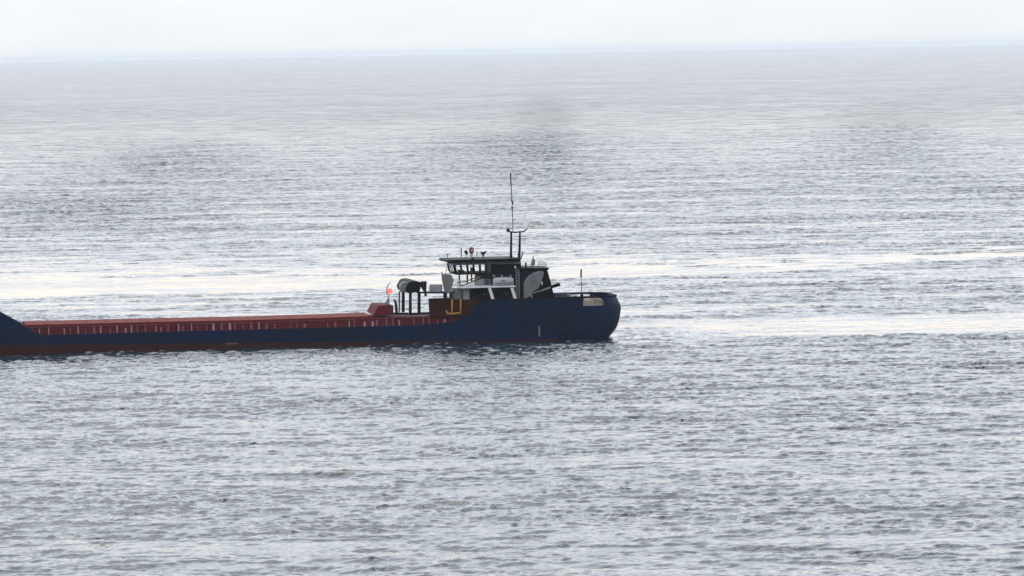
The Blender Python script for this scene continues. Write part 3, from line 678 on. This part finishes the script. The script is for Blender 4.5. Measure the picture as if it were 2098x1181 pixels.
# ---- things carried by the ship (they can be lifted or driven off)
lb = empty('lifeboat'); lbm = SHIP_M @ Matrix.Translation(Vector((XS(1031, -5.4, 577), -5.4, ZS(586.5, 1031, -5.4)))); lb.matrix_world = lbm
lb['label'] = 'light grey enclosed lifeboat with rounded ends on the white edged boat deck'; lb['category'] = 'lifeboat'
bm = NB(); Lh, Hh, Wh = 1.62, 1.35, 0.95
rg = []
for i in range(17):
    t = -1 + i / 8; s_ = (1 - abs(t) ** 5) ** .5 if abs(t) < 1 else .12
    s_ = max(s_, .15)
    ring = []
    for k in range(20):
        a = 2 * math.pi * k / 20; cy_, sz_ = math.cos(a), math.sin(a)
        sg = lambda v: math.copysign(abs(v) ** .75, v)
        ring.append(bm.verts.new((t * Lh, sg(cy_) * Wh * s_, Hh / 2 + sg(sz_) * Hh / 2 * (0.55 + .45 * s_))))
    rg.append(ring)
for a, b_ in zip(rg, rg[1:]):
    for k in range(20): bm.faces.new((a[k], a[(k + 1) % 20], b_[(k + 1) % 20], b_[k]))
bm.faces.new(rg[0][::-1]); bm.faces.new(rg[-1])
build('hull', bm, 'light', lb, smooth_=True)
bm = NB(); box(bm, -1.5, 1.5, -Wh - .04, -Wh + .1, .50, .58); build('rubbing_strake', bm, 'grey', lb)
bm = NB(); box(bm, -.5, .1, -Wh - .02, -Wh + .1, .72, 1.0); build('side_hatch', bm, 'grey', lb)

gc = empty('gantry_crane'); gcm = SHIP_M @ Matrix.Translation(Vector((XS(848, -5), -0.0, ctz(XS(848, -5))))); gc.matrix_world = gcm
gc['label'] = 'black hatch gantry crane standing on thin legs over the maroon hatches'; gc['category'] = 'gantry crane'
gi = gcm.inverted() @ SHIP_M
def gbuild(name, bm, mat, **k):
    bmesh.ops.transform(bm, matrix=gi, verts=bm.verts); return build(name, bm, mat, gc, **k)
for px, y, r in ((840.5, -5.2, .24), (858.5, -5.2, .26), (826, 4.6, .26), (818, 4.6, .12)):
    bm = NB(); tube(bm, [V(px, 645 if y < 0 else 640, y), V(px + .3, 598, y)], r, r * .92); gbuild('leg', bm, 'black')
bm = NB(); tube(bm, [V(808, 614, -2), V(811, 622, -2), V(813, 644, -2)], .14, .24); gbuild('cable_post', bm, 'black')
bm = NB(); prism(bm, [P(x, y, -5.4) for x, y in ((834, 600), (831, 592), (837, 580), (842, 577), (850, 576), (858, 577.5), (863, 579), (862, 592), (858, 602), (852, 598), (842, 602))], -5.4, 5.0); gbuild('bridge_beam', bm, 'black', bevel=.15)
bm = NB(); prism(bm, [P(x, y, -5.0) for x, y in ((821, 596), (820, 587), (824, 580), (833, 578), (838, 580), (833, 592), (831, 599), (824, 600))], -5.0, -3.0); gbuild('motor_housing', bm, 'grey', bevel=.15)
bm = NB(); prism(bm, [P(x, y, -5.3) for x, y in ((862.5, 577), (875, 577), (874, 590), (873.5, 598), (869, 598), (863, 588))], -5.3, -4.5); gbuild('cab', bm, 'dark', bevel=.08)
bm = NB(); tube(bm, [V(872, 597, -5), V(872, 607.5, -5)], .17, .22); gbuild('hook_block', bm, 'black')
bm = NB(); prism(bm, [P(x, y, -5.1) for x, y in ((806, 641), (836, 641), (836, 645), (806, 645))], -5.2, -4.6); gbuild('wheel_bogie', bm, 'black')
bm = NB(); prism(bm, [P(x, y, -5.1) for x, y in ((838, 642), (880, 640), (880, 644), (838, 646))], -5.25, -4.7); gbuild('wheel_bogie', bm, 'black')

# lamp post with lit red lantern on the cover stack
sg_ = empty('signal_lamp', ship)
bm = NB(); tube(bm, [V(797, 627, -4), V(796.5, 603, -4)], .12, .06); tube(bm, [V(793, 604, -4), V(792.5, 592, -4), V(796, 583, -4), V(801, 579, -4)], .10, .05); build('post', bm, 'grey', sg_)
bm = NB(); bmesh.ops.create_uvsphere(bm, u_segments=16, v_segments=12, radius=.42, matrix=Matrix.Translation(V(798.5, 596.5, -4)) @ Matrix.Diagonal((1, 1, 1.05, 1))); build('red_lantern', bm, 'lantern', sg_, smooth_=True)
bm = NB(); tube(bm, [V(791, 627, -3.5), V(793, 618, -3.5), V(797, 611, -3.5)], .25, .1); build('vent_cowl', bm, 'grey', ship)

# canvas covered winch seen through the stern opening
wc = empty('mooring_winch'); wx, wz = XS(1217, -5.2), POOP_Z; wc.matrix_world = SHIP_M @ Matrix.Translation((wx, -4.6, wz))
wc['label'] = 'beige canvas covered mooring winch seen through the opening in the stern bulwark'; wc['category'] = 'winch'
bm = NB(); nx, nz = 22, 10; vv = []
rr_ = random.Random(3)
for i in range(nx):
    row = []
    for k in range(nz):
        t = i / (nx - 1) * 2 - 1; a = math.pi * k / (nz - 1)
        hgt = 1.25 * (1 - abs(t) ** 6 * .5) * (1 + .10 * math.sin(5 * t + 1)); dpt = .9 * (1 - .35 * abs(t) ** 4)
        row.append(bm.verts.new((t * 1.62, -math.cos(a) * dpt + rr_.uniform(-.05, .05), math.sin(a) ** .6 * hgt + rr_.uniform(-.04, .04))))
    vv.append(row)
for a, b_ in zip(vv, vv[1:]):
    for k in range(nz - 1): bm.faces.new((a[k], b_[k], b_[k + 1], a[k + 1]))
bm.faces.new(vv[0]); bm.faces.new(vv[-1][::-1])
build('canvas_cover', bm, 'canvas', wc, smooth_=True)
bm = NB(); box(bm, -1.8, 1.8, -1.0, 1.0, 0.0, .12); build('bed_plate', bm, 'light', wc)

# ---------------------------------------------------------------- haze
HAZE_D = 2.8e-5
bm = NB(); box(bm, -64000, 64000, -400, 62000, -2.0, 56.0)
me = bpy.data.meshes.new('haze'); bm.to_mesh(me); bm.free()
hz = bpy.data.objects.new('haze', me); C.objects.link(hz); hz['kind'] = 'stuff'
hz['label'] = 'thin pale sea haze fading the far water into the sky'; hz['category'] = 'haze'
m = bpy.data.materials.new('haze_air'); m.use_nodes = True; nt2 = m.node_tree; nt2.nodes.clear()
o_ = nt2.nodes.new('ShaderNodeOutputMaterial'); pv = nt2.nodes.new('ShaderNodeVolumePrincipled')
pv.inputs['Color'].default_value = (0.86, 0.93, 1.0, 1); pv.inputs['Density'].default_value = HAZE_D; pv.inputs['Anisotropy'].default_value = 0.7
nt2.links.new(pv.outputs[0], o_.inputs['Volume']); me.materials.append(m)
